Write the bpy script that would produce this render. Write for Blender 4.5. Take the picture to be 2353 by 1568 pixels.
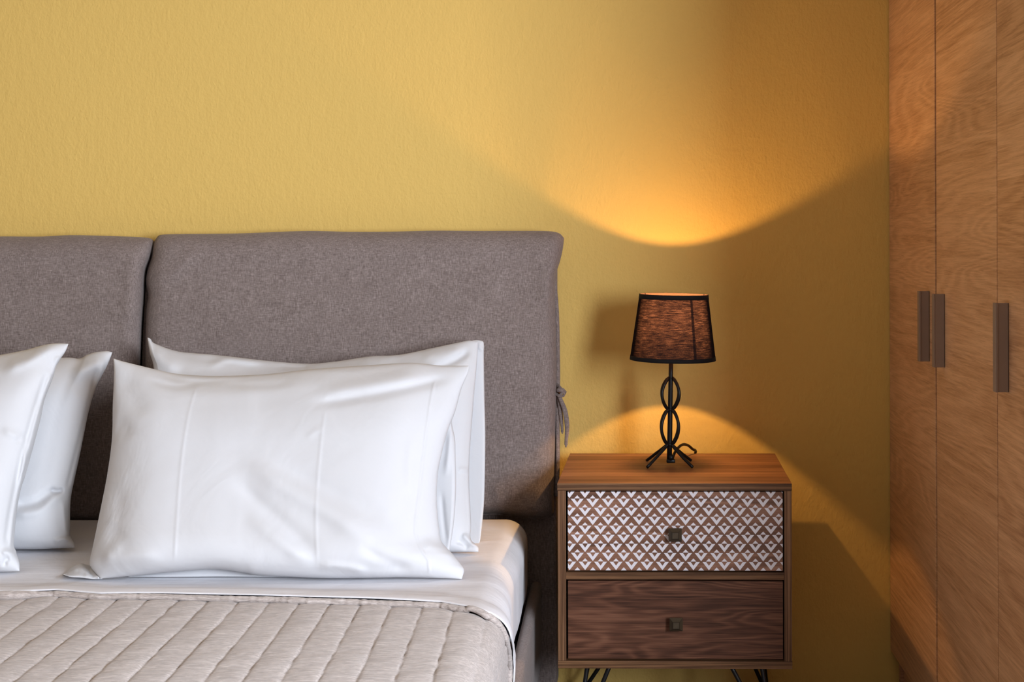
import bpy, bmesh, math, random
import numpy as np
from mathutils import Vector, noise as mnoise

for o in list(bpy.data.objects):
    bpy.data.objects.remove(o)
S = bpy.context.scene
COL = S.collection

# ------------------------------------------------------------------ camera
F, CX, CY = 2800.0, 1460.0, 567.0          # focal length and principal point (pixels of the 2353 frame)
D, CZ = 3.065, 1.10                        # camera distance from the back wall, camera height
W_, H_ = 2353.0, 1568.0
cam = bpy.data.cameras.new('camera')
camo = bpy.data.objects.new('camera', cam)
COL.objects.link(camo)
camo.location = (0, -D, CZ)
camo.rotation_euler = (math.pi / 2, 0.0028, 0)
cam.sensor_width = 36
cam.lens = F / W_ * 36
cam.shift_x = -(CX - W_ / 2) / W_
cam.shift_y = -(H_ / 2 - CY) / W_
cam.clip_start = 0.05
cam.dof.use_dof = True
cam.dof.focus_distance = 2.58
cam.dof.aperture_fstop = 14.0
S.camera = camo

# ------------------------------------------------------------------ light
S.view_settings.view_transform = 'Standard'
S.view_settings.look = 'None'
S.view_settings.gamma = 1
S.view_settings.exposure = 0.0
try:
    S.view_settings.use_curve_mapping = False
except Exception:
    pass
world = bpy.data.worlds.new('world')
S.world = world
world.use_nodes = True
world.node_tree.nodes['Background'].inputs[0].default_value = (0.62, 0.72, 0.9, 1)
world.node_tree.nodes['Background'].inputs[1].default_value = 0.5

RX = 1.245                                  # right wall
WIN = (-3.95, -2.12, 0.75, 1.80)             # window: y0,y1,z0,z1 in the right wall
al = bpy.data.lights.new('daylight', 'AREA')
al.shape = 'RECTANGLE'
al.size = WIN[1] - WIN[0]
al.size_y = WIN[3] - WIN[2]
al.energy = 266
al.color = (0.83, 0.90, 1.0)
alo = bpy.data.objects.new('daylight', al)
COL.objects.link(alo)
alo.location = (RX + 0.13, (WIN[0] + WIN[1]) / 2, (WIN[2] + WIN[3]) / 2)
alo.rotation_euler = (math.pi / 2, 0, math.pi / 2)

BULB = 7600.0                                 # bulb emission strength
BULB_COL = (1.0, 0.55, 0.19)

# ------------------------------------------------------------------ helpers
def P(px, py, d):
    """pixel of the photo at a distance d from the camera plane -> world point"""
    return Vector(((px - CX) * d / F, d - D, CZ - (py - CY) * d / F))

def link(name, me, mat=None, parent=None, smooth=False):
    o = bpy.data.objects.new(name, me)
    COL.objects.link(o)
    if mat:
        for m in (mat if isinstance(mat, (list, tuple)) else [mat]):
            me.materials.append(m)
    if parent:
        o.parent = parent
    if smooth:
        me.polygons.foreach_set('use_smooth', [True] * len(me.polygons))
    return o

def tag(o, label=None, cat=None, group=None, kind=None):
    if label: o['label'] = label
    if cat: o['category'] = cat
    if group: o['group'] = group
    if kind: o['kind'] = kind
    return o

def empty(name, loc, rz=0.0, label=None, cat=None, group=None):
    o = bpy.data.objects.new(name, None)
    COL.objects.link(o)
    o.empty_display_size = 0.05
    o.location = loc
    o.rotation_euler = (0, 0, rz)
    return tag(o, label, cat, group)

def bm_obj(name, bm, mat, parent=None, smooth=False):
    me = bpy.data.meshes.new(name)
    bmesh.ops.recalc_face_normals(bm, faces=bm.faces)
    bm.to_mesh(me)
    bm.free()
    o = link(name, me, mat, parent, smooth)
    return o

def add_box(bm, x0, x1, y0, y1, z0, z1, bev=0.0, seg=2):
    vs = [bm.verts.new(c) for c in ((x0,y0,z0),(x1,y0,z0),(x1,y1,z0),(x0,y1,z0),(x0,y0,z1),(x1,y0,z1),(x1,y1,z1),(x0,y1,z1))]
    fs = [bm.faces.new([vs[i] for i in f]) for f in ((0,3,2,1),(4,5,6,7),(0,1,5,4),(1,2,6,5),(2,3,7,6),(3,0,4,7))]
    if bev > 0:
        es = set()
        for f in fs: es.update(f.edges)
        bmesh.ops.bevel(bm, geom=list(es), offset=bev, segments=seg, profile=0.5, affect='EDGES')

def box(name, b, mat, parent=None, bev=0.0, seg=2, smooth=False):
    bm = bmesh.new()
    add_box(bm, *b, bev=bev, seg=seg)
    return bm_obj(name, bm, mat, parent, smooth)

def add_tube(bm, pts, r, n=12, flat=1.0, caps=True, up=None):
    """sweep along pts; r number or list; flat squashes the section along its binormal"""
    pts = [Vector(p) for p in pts]
    rs = r if isinstance(r, (list, tuple)) else [r] * len(pts)
    rings = []
    prev = None
    for i, p in enumerate(pts):
        t = (pts[min(i+1, len(pts)-1)] - pts[max(i-1, 0)]).normalized()
        if prev is None:
            a = Vector(up) if up else (Vector((0,0,1)) if abs(t.z) < .9 else Vector((1,0,0)))
        else:
            a = prev
        a = (a - t * a.dot(t)).normalized()
        prev = a
        b = t.cross(a)
        rings.append([bm.verts.new(p + (a * math.cos(2*math.pi*k/n) + b * flat * math.sin(2*math.pi*k/n)) * rs[i]) for k in range(n)])
    for i in range(len(rings)-1):
        for k in range(n):
            bm.faces.new((rings[i][k], rings[i][(k+1)%n], rings[i+1][(k+1)%n], rings[i+1][k]))
    if caps:
        bm.faces.new(rings[0][::-1]); bm.faces.new(rings[-1])

def add_lathe(bm, prof, n=64, cap=True, c=(0,0)):
    rings = []
    for r, z in prof:
        rings.append([bm.verts.new((c[0]+r*math.cos(2*math.pi*k/n), c[1]+r*math.sin(2*math.pi*k/n), z)) for k in range(n)])
    for i in range(len(rings)-1):
        for k in range(n):
            bm.faces.new((rings[i][k], rings[i][(k+1)%n], rings[i+1][(k+1)%n], rings[i+1][k]))
    if cap:
        bm.faces.new(rings[0][::-1]); bm.faces.new(rings[-1])
    return rings

def catmull(pts, n):
    """smooth resample of a polyline of 2-D/3-D points, arc length spaced"""
    p = np.array(pts, float)
    if len(p) == 2:
        t = np.linspace(0, 1, n)[:, None]
        return p[0] * (1-t) + p[1] * t
    q = np.vstack([2*p[0]-p[1], p, 2*p[-1]-p[-2]])
    out = []
    for i in range(1, len(q)-2):
        t = np.linspace(0, 1, 24, endpoint=False)[:, None]
        p0, p1, p2, p3 = q[i-1], q[i], q[i+1], q[i+2]
        out.append(0.5*((2*p1)+(-p0+p2)*t+(2*p0-5*p1+4*p2-p3)*t**2+(-p0+3*p1-3*p2+p3)*t**3))
    out = np.vstack(out + [p[-1:]])
    s = np.concatenate([[0], np.cumsum(np.linalg.norm(np.diff(out, axis=0), axis=1))])
    si = np.linspace(0, s[-1], n)
    return np.stack([np.interp(si, s, out[:, k]) for k in range(out.shape[1])], 1)

def coons(top, bottom, left, right, nu, nv):
    """curves in pixels: top/bottom run left to right, left/right run bottom to top"""
    T, B, L, R = catmull(top, nu), catmull(bottom, nu), catmull(left, nv), catmull(right, nv)
    u = np.linspace(0, 1, nu)[:, None, None]
    v = np.linspace(0, 1, nv)[None, :, None]
    G = (1-v)*B[:, None] + v*T[:, None] + (1-u)*L[None] + u*R[None]
    G -= (1-u)*(1-v)*B[0] + u*(1-v)*B[-1] + (1-u)*v*T[0] + u*v*T[-1]
    return G

def seg_dist(G, pts):
    dmin = np.full(G.shape[:2], 1e9)
    tt = np.zeros(G.shape[:2])
    n = len(pts)-1
    for i in range(n):
        a, b = np.array(pts[i], float), np.array(pts[i+1], float)
        ab = b-a
        t = np.clip(((G-a) @ ab)/(ab@ab), 0, 1)
        dd = np.linalg.norm(G - (a + t[..., None]*ab), axis=-1)
        m = dd < dmin
        tt = np.where(m, (i+t)/n, tt)
        dmin = np.minimum(dmin, dd)
    return dmin, tt

def ridges(G, rl):
    """list of (polyline px, width px, height m, fade): fold lines in the cloth"""
    h = np.zeros(G.shape[:2])
    for r in rl:
        pts, w, a = r[:3]
        fade = r[3] if len(r) > 3 else 0.5
        dd, t = seg_dist(G, catmull(pts, 14) if len(pts) > 2 else pts)
        env = np.clip(np.minimum(t, 1-t)/max(fade, 1e-3)*2, 0, 1) if fade > 0 else 1
        env = env*env*(3-2*env) if fade > 0 else 1
        h += a*np.exp(-(dd/w)**2)*env
    return h

def grid_faces(nu, nv, off=0, flip=False):
    f = []
    for i in range(nu-1):
        for j in range(nv-1):
            a, b, c, d = off+i*nv+j, off+(i+1)*nv+j, off+(i+1)*nv+j+1, off+i*nv+j+1
            f.append((a, d, c, b) if flip else (a, b, c, d))
    return f

def to_world(G, d):
    return np.stack([(G[..., 0]-CX)*d/F, d-D, CZ-(G[..., 1]-CY)*d/F], -1)

def shell(name, G, df, db, mat, parent=None, shade=True):
    """closed mesh between a front sheet (depth df) and a rear sheet (depth db) over the same pixel grid;
    the rear sheet is built at its own depth and keeps the world x,z of the seam"""
    nu, nv = G.shape[:2]
    A = to_world(G, df)
    mid = (df+db)/2
    B = to_world(G, mid)
    B[..., 1] = db-D
    verts = np.vstack([A.reshape(-1, 3), B.reshape(-1, 3)])
    n = nu*nv
    faces = grid_faces(nu, nv) + grid_faces(nu, nv, n, True)
    rim = [i*nv for i in range(nu)] + [(nu-1)*nv+j for j in range(1, nv)] + [i*nv+nv-1 for i in range(nu-2, -1, -1)] + [j for j in range(nv-2, 0, -1)]
    for k in range(len(rim)):
        a, b = rim[k], rim[(k+1) % len(rim)]
        faces.append((a, a+n, b+n, b))
    me = bpy.data.meshes.new(name)
    me.from_pydata(verts.tolist(), [], faces)
    me.update()
    bm = bmesh.new(); bm.from_mesh(me)
    bmesh.ops.recalc_face_normals(bm, faces=bm.faces)
    bm.to_mesh(me); bm.free()
    return link(name, me, mat, parent, shade)

def prof(t, lo, hi, p=0.5):
    """0 at both ends, 1 inside; lo/hi are the shares of the run used to rise at either end"""
    a = np.clip(t/lo, 0, 1); b = np.clip((1-t)/hi, 0, 1)
    return (1-(1-a)**2)**p * (1-(1-b)**2)**p

def nz(G, s, seed, sx=1.0, sy=1.0):
    out = np.zeros(G.shape[:2])
    for i in range(G.shape[0]):
        for j in range(G.shape[1]):
            out[i, j] = mnoise.noise(Vector((G[i, j, 0]*s*sx, G[i, j, 1]*s*sy, seed)))
    return out

# ------------------------------------------------------------------ node helper
class G_:
    def __init__(s, name):
        s.m = bpy.data.materials.new(name); s.m.use_nodes = True
        s.t = s.m.node_tree; s.n = s.t.nodes; s.n.clear()
        s.out = s.n.new('ShaderNodeOutputMaterial')
    def set(s, sock, v):
        if v is None: return
        if isinstance(v, bpy.types.NodeSocket): s.t.links.new(v, sock)
        elif isinstance(v, (tuple, list)) and len(v) == 3 and sock.type == 'RGBA': sock.default_value = (*v, 1)
        else: sock.default_value = v
    def math(s, op, a, b=None, c=None):
        n = s.n.new('ShaderNodeMath'); n.operation = op
        for i, v in enumerate((a, b, c)): s.set(n.inputs[i], v)
        return n.outputs[0]
    def mix(s, f, a, b, mode='MIX'):
        n = s.n.new('ShaderNodeMix'); n.data_type = 'RGBA'; n.blend_type = mode
        s.set(n.inputs[0], f); s.set(n.inputs[6], a); s.set(n.inputs[7], b)
        return n.outputs[2]
    def coord(s, which='Object'):
        return s.n.new('ShaderNodeTexCoord').outputs[which]
    def mapping(s, v, scale=(1,1,1), loc=(0,0,0), rot=(0,0,0)):
        n = s.n.new('ShaderNodeMapping'); s.set(n.inputs[0], v)
        n.inputs['Location'].default_value = loc; n.inputs['Rotation'].default_value = rot; n.inputs['Scale'].default_value = scale
        return n.outputs[0]
    def noise(s, v, scale, detail=2, rough=0.5, dist=0.0):
        n = s.n.new('ShaderNodeTexNoise'); s.set(n.inputs['Vector'], v)
        n.inputs['Scale'].default_value = scale; n.inputs['Detail'].default_value = detail
        n.inputs['Roughness'].default_value = rough; n.inputs['Distortion'].default_value = dist
        return n.outputs[0]
    def ramp(s, f, stops, interp='LINEAR'):
        n = s.n.new('ShaderNodeValToRGB'); s.set(n.inputs[0], f)
        cr = n.color_ramp; cr.interpolation = interp
        while len(cr.elements) < len(stops): cr.elements.new(0.5)
        for e, (p, c) in zip(cr.elements, stops):
            e.position = p; e.color = (c, c, c, 1) if isinstance(c, (int, float)) else (*c, 1)
        return n.outputs[0]
    def sep(s, v):
        n = s.n.new('ShaderNodeSeparateXYZ'); s.set(n.inputs[0], v); return n.outputs
    def comb(s, x, y, z):
        n = s.n.new('ShaderNodeCombineXYZ')
        for i, v in enumerate((x, y, z)): s.set(n.inputs[i], v)
        return n.outputs[0]
    def bump(s, h, strength=0.3, dist=0.001, normal=None):
        n = s.n.new('ShaderNodeBump'); s.set(n.inputs['Height'], h)
        n.inputs['Strength'].default_value = strength; n.inputs['Distance'].default_value = dist
        if normal: s.set(n.inputs['Normal'], normal)
        return n.outputs[0]
    def bsdf(s, color, rough=0.6, metal=0.0, spec=0.5, normal=None, sheen=0.0, **kw):
        n = s.n.new('ShaderNodeBsdfPrincipled')
        s.set(n.inputs['Base Color'], color); s.set(n.inputs['Roughness'], rough); s.set(n.inputs['Metallic'], metal)
        s.set(n.inputs['Specular IOR Level'], spec)
        if sheen: n.inputs['Sheen Weight'].default_value = sheen
        if normal: s.set(n.inputs['Normal'], normal)
        for k, v in kw.items(): s.set(n.inputs[k], v)
        return n.outputs[0]
    def done(s, surf):
        s.t.links.new(surf, s.out.inputs[0]); return s.m

def plain(name, color, rough=0.6, metal=0.0, spec=0.5):
    g = G_(name)
    return g.done(g.bsdf(color, rough, metal, spec))

# wall paint
def wall_mat():
    g = G_('yellow_plaster')
    v = g.coord()
    fine = g.noise(g.mapping(v, (1, 1, 0.6)), 170, 3, 0.6)
    med = g.noise(g.mapping(v, (1, 1, 0.6)), 55, 3, 0.55)
    big = g.noise(v, 3.0, 2, 0.5)
    pits = g.ramp(g.noise(v, 60, 1, 0.4), [(0.70, 0.0), (0.82, 1.0)])
    h = g.math('ADD', g.math('MULTIPLY', fine, 0.45), g.math('MULTIPLY', med, 0.75))
    h = g.math('ADD', h, g.math('MULTIPLY', pits, 0.25))
    h = g.math('ADD', h, g.math('MULTIPLY', big, 1.2))
    col = g.mix(g.math('MULTIPLY', g.math('SUBTRACT', big, 0.5), 0.6), (0.730, 0.495, 0.143), (0.755, 0.520, 0.155))
    return g.done(g.bsdf(col, 0.75, spec=0.25, normal=g.bump(h, 1.0, 0.0025)))
M_WALL = wall_mat()

def fabric_mat():
    g = G_('taupe_melange_fabric')
    v = g.coord()
    a = g.noise(g.mapping(v, (1, 1, 0.16)), 620, 2, 0.6)
    b = g.noise(g.mapping(v, (0.16, 1, 1)), 560, 2, 0.6)
    c = g.noise(v, 14, 3, 0.6)
    f = g.math('ADD', g.math('MULTIPLY', a, 0.55), g.math('MULTIPLY', b, 0.45))
    f2 = g.math('ADD', g.math('MULTIPLY', f, 0.9), g.math('MULTIPLY', c, 0.1))
    col = g.ramp(f2, [(0.34, (0.130, 0.100, 0.091)), (0.50, (0.212, 0.170, 0.157)), (0.66, (0.33, 0.275, 0.26))])
    return g.done(g.bsdf(col, 0.95, spec=0.1, sheen=0.12, normal=g.bump(f, 0.35, 0.0008)))
M_FAB = fabric_mat()

def cotton_mat(name, c=(0.65, 0.655, 0.68), wr=0.25, stripes=False):
    g = G_(name)
    v = g.coord()
    w = g.noise(g.mapping(v, (1.0, 1.0, 0.8), rot=(0, 0.6, 0)), 9, 3, 0.55, 0.8)
    t = g.noise(v, 900, 1, 0.5)
    h = g.math('ADD', g.math('MULTIPLY', w, 1.0), g.math('MULTIPLY', t, 0.015))
    if stripes:
        s_ = g.noise(g.mapping(v, (0.9, 14, 6)), 5, 2, 0.5, 0.3)
        h = g.math('ADD', h, g.math('MULTIPLY', s_, 0.35))
    return g.done(g.bsdf(c, 0.95, spec=0.06, normal=g.bump(h, wr, 0.012)))
M_COT = cotton_mat('white_cotton')
M_SHEET = cotton_mat('white_sheet_cotton', (0.78, 0.775, 0.81), 0.22, True)

def quilt_mat():
    g = G_('beige_quilt_satin')
    v = g.coord()
    m = g.mapping(v, (1.0, 9.0, 9.0))
    a = g.noise(m, 26, 4, 0.65, 1.2)
    b = g.noise(g.mapping(v, (1.0, 5, 5)), 60, 3, 0.7, 0.6)
    c = g.noise(v, 420, 2, 0.6)
    h = g.math('ADD', g.math('MULTIPLY', a, 1.0), g.math('MULTIPLY', b, 0.5))
    h = g.math('ADD', h, g.math('MULTIPLY', c, 0.12))
    f = g.math('ADD', g.math('MULTIPLY', a, 0.55), g.math('MULTIPLY', b, 0.45))
    col = g.ramp(f, [(0.38, (0.36, 0.308, 0.285)), (0.50, (0.485, 0.422, 0.395)), (0.62, (0.65, 0.58, 0.55))])
    return g.done(g.bsdf(col, 0.62, spec=0.3, sheen=0.25, normal=g.bump(h, 0.55, 0.0035)))
M_QUILT = quilt_mat()

def wood_graph(g, v, dark, mid, light, axis=0, seed=0.0, freq=11, kx=0.9, kz=9.0, amp=1.0, fib=1.0):
    """grain along the given axis: contour lines of a stretched noise field plus fibres"""
    sc = [kz, kz, kz]; sc[axis] = kx
    m = g.mapping(v, sc, loc=(seed, seed*1.7, seed*0.6))
    n1 = g.noise(m, 1.0, 2.5, 0.45, 0.35)
    rings = g.math('SINE', g.math('MULTIPLY', n1, freq*2*math.pi))
    rings = g.math('MULTIPLY_ADD', rings, 0.5, 0.5)
    rings = g.math('POWER', rings, 1.6)
    sc2 = [330.0]*3; sc2[axis] = 9.0
    fibre = g.noise(g.mapping(v, sc2), 1.0, 3, 0.65)
    sc3 = [22.0]*3; sc3[axis] = 1.2
    band = g.noise(g.mapping(v, sc3, loc=(seed*2, 3, seed)), 1.0, 2, 0.5)
    f = g.math('ADD', g.math('MULTIPLY', rings, 0.22*amp), g.math('MULTIPLY', fibre, 0.50*fib))
    f = g.math('ADD', f, g.math('MULTIPLY', band, 0.62 if fib <= 1 else 0.42))
    if fib > 1: f = g.math('ADD', f, 0.10)
    f = g.math('SUBTRACT', f, 0.14+0.25*(fib-1))
    col = g.ramp(f, [(0.28, dark), (0.52, mid), (0.78, light)])
    return col, f, fibre

def wood_mat(name, dark, mid, light, axis=0, seed=0.0, rough=0.42, **kw):
    g = G_(name)
    v = g.coord()
    col, f, fib = wood_graph(g, v, dark, mid, light, axis, seed, **kw)
    return g.done(g.bsdf(col, 0.5, spec=0.22, normal=g.bump(fib, 0.12, 0.0006)))

WD = ((0.030, 0.011, 0.006), (0.098, 0.039, 0.021), (0.185, 0.082, 0.047))
M_TOP = wood_mat('walnut_top', (0.075, 0.030, 0.013), (0.20, 0.090, 0.042), (0.36, 0.180, 0.095), 0, 2.3, kx=0.25, kz=22, freq=3, amp=0.5)
M_EDGE_X = wood_mat('walnut_edge', (0.040, 0.017, 0.007), (0.130, 0.062, 0.028), (0.24, 0.125, 0.060), 0, 5.1, kx=0.5, kz=45, freq=7)
M_EDGE_Z = wood_mat('walnut_side', (0.045, 0.019, 0.008), (0.145, 0.070, 0.033), (0.26, 0.138, 0.070), 2, 7.7, kx=0.5, kz=45, freq=7)
M_DRAWER = wood_mat('walnut_drawer', *WD, 0, 3.4, freq=16, kx=1.9, kz=15, amp=0.75, fib=1.35)

def pattern_mat():
    g = G_('walnut_printed_white_triangles')
    v = g.coord()
    col, f, fib = wood_graph(g, v, (0.075, 0.032, 0.017), (0.175, 0.078, 0.045), (0.30, 0.15, 0.095), 0, 9.2, kx=1.5, kz=14, freq=8)
    x, y, z = g.sep(v)
    mm = 0.00093
    PX, PR = 35.62*mm, 20.73*mm                    # column pitch, row pitch
    X0, Z0 = PAT
    total = None
    for k in range(2):
        ox = X0 + k*PX/2
        oz = Z0 - k*PR
        a = g.math('SUBTRACT', x, ox)
        a = g.math('DIVIDE', a, PX)
        a = g.math('SUBTRACT', a, g.math('FLOOR', g.math('ADD', a, 0.5)))
        a = g.math('MULTIPLY', g.math('ABSOLUTE', a), PX)
        q = g.math('DIVIDE', g.math('SUBTRACT', oz, z), 2*PR)      # downward distance in double rows
        q = g.math('SUBTRACT', q, g.math('FLOOR', q))
        q = g.math('MULTIPLY', q, 2*PR)
        def tri(half, y0, hh, up=False):
            # triangle with its base at y0, apex hh away (down, or up)
            if not up:
                w = g.math('MULTIPLY', g.math('SUBTRACT', 1.0, g.math('DIVIDE', q, hh)), half)
                return g.math('LESS_THAN', a, w)
            uq = g.math('SUBTRACT', 2*PR - y0, q)
            w = g.math('MULTIPLY', g.math('SUBTRACT', 1.0, g.math('DIVIDE', uq, hh)), half)
            return g.math('MULTIPLY', g.math('LESS_THAN', a, w), g.math('GREATER_THAN', uq, 0.0))
        big = tri(15.0*mm, 0, 19.2*mm)
        inner = tri(6.4*mm, 0, 9.0*mm)
        upper = tri(6.8*mm, 0.8*mm, 7.2*mm, True)
        m_ = g.math('SUBTRACT', big, g.math('MULTIPLY', big, inner))
        m_ = g.math('MAXIMUM', m_, upper)
        total = m_ if total is None else g.math('MAXIMUM', total, m_)
    colr = g.mix(total, col, (0.66, 0.63, 0.67))
    rough = g.math('MULTIPLY_ADD', total, 0.1, 0.45)
    return g.done(g.bsdf(colr, rough, spec=0.4, normal=g.bump(fib, 0.1, 0.0005)))

def wardrobe_mat(name, seed):
    g = G_(name)
    v = g.coord()
    x, y, z = g.sep(v)
    # laminate printed as stacked short planks, each with its own cut of grain
    zz = g.math('ADD', g.math('DIVIDE', z, 0.205), seed*0.37)
    wob = g.math('MULTIPLY', g.noise(g.mapping(v, (1, 2.0, 0.2)), 1.0, 1), 0.25)
    row = g.math('FLOOR', g.math('ADD', zz, wob))
    wn = g.n.new('ShaderNodeTexWhiteNoise'); wn.noise_dimensions = '1D'; g.set(wn.inputs['W'], g.math('ADD', row, seed*3.1))
    off = g.math('MULTIPLY', wn.outputs[0], 37.0)
    vec = g.comb(g.math('ADD', x, off), g.math('MULTIPLY', y, 0.75), g.math('MULTIPLY', z, 6.5))
    n1 = g.noise(vec, 1.0, 1.6, 0.45, 0.6)
    rings = g.math('MULTIPLY_ADD', g.math('SINE', g.math('MULTIPLY', n1, 120.0)), 0.5, 0.5)
    rings = g.math('POWER', rings, 1.5)
    fibre = g.noise(g.comb(g.math('ADD', x, off), g.math('MULTIPLY', y, 9.0), g.math('MULTIPLY', z, 270.0)), 1.0, 4, 0.75, 0.9)
    blot = g.noise(vec, 0.9, 3, 0.6)
    f = g.math('ADD', g.math('MULTIPLY', rings, 0.095), g.math('MULTIPLY', fibre, 0.72))
    f = g.math('ADD', f, g.math('MULTIPLY', blot, 0.40))
    f = g.math('ADD', f, g.math('MULTIPLY', wn.outputs[0], 0.08))
    col = g.ramp(f, [(0.42, (0.37, 0.18, 0.085)), (0.60, (0.57, 0.31, 0.16)), (0.78, (0.74, 0.44, 0.245))])
    return g.done(g.bsdf(col, 0.42, spec=0.35, normal=g.bump(fibre, 0.08, 0.0004)))

M_BLACK = plain('black_lacquered_metal', (0.0045, 0.004, 0.004), 0.42, 0.0, 0.25)
M_LEG = plain('black_leg_metal', (0.006, 0.006, 0.007), 0.35, 0.0, 0.5)
M_HANDLE = plain('satin_bronze_aluminium', (0.30, 0.235, 0.205), 0.42, 0.35, 0.5)
M_DARK = plain('dark_recess', (0.012, 0.010, 0.009), 0.9)
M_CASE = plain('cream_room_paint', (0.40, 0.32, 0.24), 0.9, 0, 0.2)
M_CASE_L = plain('cream_bounce_paint_left', (0.58, 0.47, 0.35), 0.9, 0, 0.2)  # unseen left wall, made lighter to bounce light onto the wardrobe doors
M_FLOOR = plain('floor_boards', (0.10, 0.07, 0.045), 0.6)

def knob_mat():
    g = G_('aged_brass_knob')
    n = g.noise(g.coord(), 160, 3, 0.6)
    geo = g.n.new('ShaderNodeNewGeometry')
    edge = g.ramp(geo.outputs['Pointiness'], [(0.50, 0.0), (0.58, 1.0)])
    c = g.mix(n, (0.004, 0.003, 0.002), (0.013, 0.0095, 0.0065))
    c = g.mix(g.math('MULTIPLY', edge, 0.6), c, (0.10, 0.07, 0.04))
    return g.done(g.bsdf(c, 0.5, 0.2, spec=0.3))
M_KNOB = knob_mat()

# ------------------------------------------------------------------ room
LX, FY, CH = -3.1, -4.9, 2.75
def struct(name, b, mat):
    return tag(box(name, b, mat), kind='structure')
struct('wall_back', (LX-0.1, RX+0.1, 0.0, 0.12, 0, CH), M_WALL)
struct('wall_left', (LX-0.1, LX, FY, 0, 0, CH), M_CASE_L)
struct('wall_front', (LX-0.1, RX+0.1, FY-0.1, FY, 0, CH), plain('brown_fill_cut_front', (0.12, 0.08, 0.05), 0.9, 0, 0.2))  # unseen; dark tone made up to cut fill light on the back wall
bm = bmesh.new()
y0, y1, z0, z1 = WIN
add_box(bm, RX, RX+0.1, y1, 0, 0, CH); add_box(bm, RX, RX+0.1, FY, y0, 0, CH)
add_box(bm, RX, RX+0.1, y0, y1, 0, z0); add_box(bm, RX, RX+0.1, y0, y1, z1, CH)
tag(bm_obj('wall_right', bm, M_CASE), kind='structure')
bm = bmesh.new()
for b in ((y0, y0+.06, z0, z1), (y1-.06, y1, z0, z1), (y0+.06, y1-.06, z0, z0+.06), (y0+.06, y1-.06, z1-.06, z1)):
    add_box(bm, RX+0.02, RX+0.08, *b, bev=0.004)
tag(bm_obj('window_1', bm, plain('white_frame', (0.8, 0.8, 0.8), 0.5)), kind='structure')
struct('floor', (LX-0.1, RX+0.1, FY-0.1, 0.12, -0.1, 0.0), M_FLOOR)
struct('ceiling', (LX-0.1, RX+0.1, FY-0.1, 0.12, CH, CH+0.1), M_CASE)

# ------------------------------------------------------------------ bed frame
ZM = 0.445                                   # mattress top
BX1 = -0.262; BX0 = -2.075                   # mattress sides
def dz(py, z=ZM):                            # distance at which a pixel row meets height z
    return (CZ-z)*F/(py-CY)
bed = empty('bed', (-1.17, -0.05, 0), label='taupe fabric upholstered double bed frame with tall headboard panel against yellow wall', cat='bed')
def bchild(o):
    o.parent = bed
    o.matrix_parent_inverse = bed.matrix_basis.inverted()
    return o
bpy.context.view_layer.update()
bchild(box('headboard_panel', (-2.17, -0.195, -0.075, -0.012, 0.02, 1.118), M_FAB, bev=0.008, smooth=False))
def rail(x0, x1):
    bm = bmesh.new()
    add_box(bm, x0, x1, -2.25, -0.078, 0.075, 0.282, bev=0.012, seg=4)
    for v_ in bm.verts: v_.co.x += 0.02*(-0.195-v_.co.y)
    return bchild(bm_obj('side_rail', bm, M_FAB, smooth=True))
rail(-0.256, -0.230); rail(-2.165, -2.139)
bchild(box('foot_rail', (-2.125, -0.186, -2.30, -2.252, 0.075, 0.282), M_FAB, bev=0.014, seg=3))
bchild(box('slatted_base', (-2.085, -0.255, -2.24, -0.09, 0.15, 0.20), M_DARK))
for lx in (-0.30, -2.04):
    for ly in (-0.20, -2.18):
        bchild(box('leg', (lx-.03, lx+.03, ly-.03, ly+.03, 0.0, 0.074), M_DARK, bev=0.004))

# mattress
bm = bmesh.new()
add_box(bm, BX0, BX1-0.006, -2.24, -0.142, 0.202, ZM-0.004, bev=0.045, seg=6)
tag(bm_obj('mattress', bm, M_SHEET, smooth=True), 'thick mattress under white fitted sheet, on the upholstered bed frame', 'mattress')

# cross-section of things spread over the bed: flat top, rounded edge, down the right side
def section(s, r=0.05, off=0.0, xe=BX1, zt=ZM, d=2.87):
    x, z, nx, nzz = section0(s, r, off, xe, zt)
    return x+0.022*(2.87-d), z, nx, nzz
def section0(s, r, off, xe, zt):
    """s = path length, 0 at x=BX0+0.02; returns x,z,nx,nz"""
    xs = BX0+0.02
    flat = (xe-r)-xs
    arc = math.pi/2*r
    if s < flat: x, z, nx, nzz = xs+s, zt, 0, 1
    elif s < flat+arc:
        a = (s-flat)/r
        x, z, nx, nzz = xe-r+r*math.sin(a), zt-r+r*math.cos(a), math.sin(a), math.cos(a)
    else:
        x, z, nx, nzz = xe, zt-r-(s-flat-arc), 1, 0
    return x+nx*off, z+nzz*off, nx, nzz
FLAT = (BX1-0.05)-(BX0+0.02); ARC = math.pi/2*0.05

# front edge of the folded-over sheet, as distance from camera along the section
edge_px = [(-900, 1352), (-300, 1353), (0, 1353), (60, 1351), (110, 1349), (160, 1353), (210, 1357), (260, 1356.5), (350, 1357), (450, 1360), (600, 1364), (700, 1368), (800, 1370), (900, 1374), (992, 1379), (1053, 1390), (1090, 1397)]
ez = ZM+0.020
edge_s, edge_d = [], []
for px, py in edge_px:
    d = dz(py, ez)
    edge_s.append((px-CX)*d/F-(BX0+0.02)); edge_d.append(d)
edge_s += [FLAT+0.015, FLAT+0.04, FLAT+0.07, FLAT+0.11, FLAT+0.15, FLAT+0.22]
edge_d += [2.145, 2.150, 2.165, 2.22, 2.245, 2.20]
def edge_at(s): return float(np.interp(s, edge_s, edge_d))

def smooth01(t): t = max(0, min(1, t)); return t*t*(3-2*t)

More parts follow.
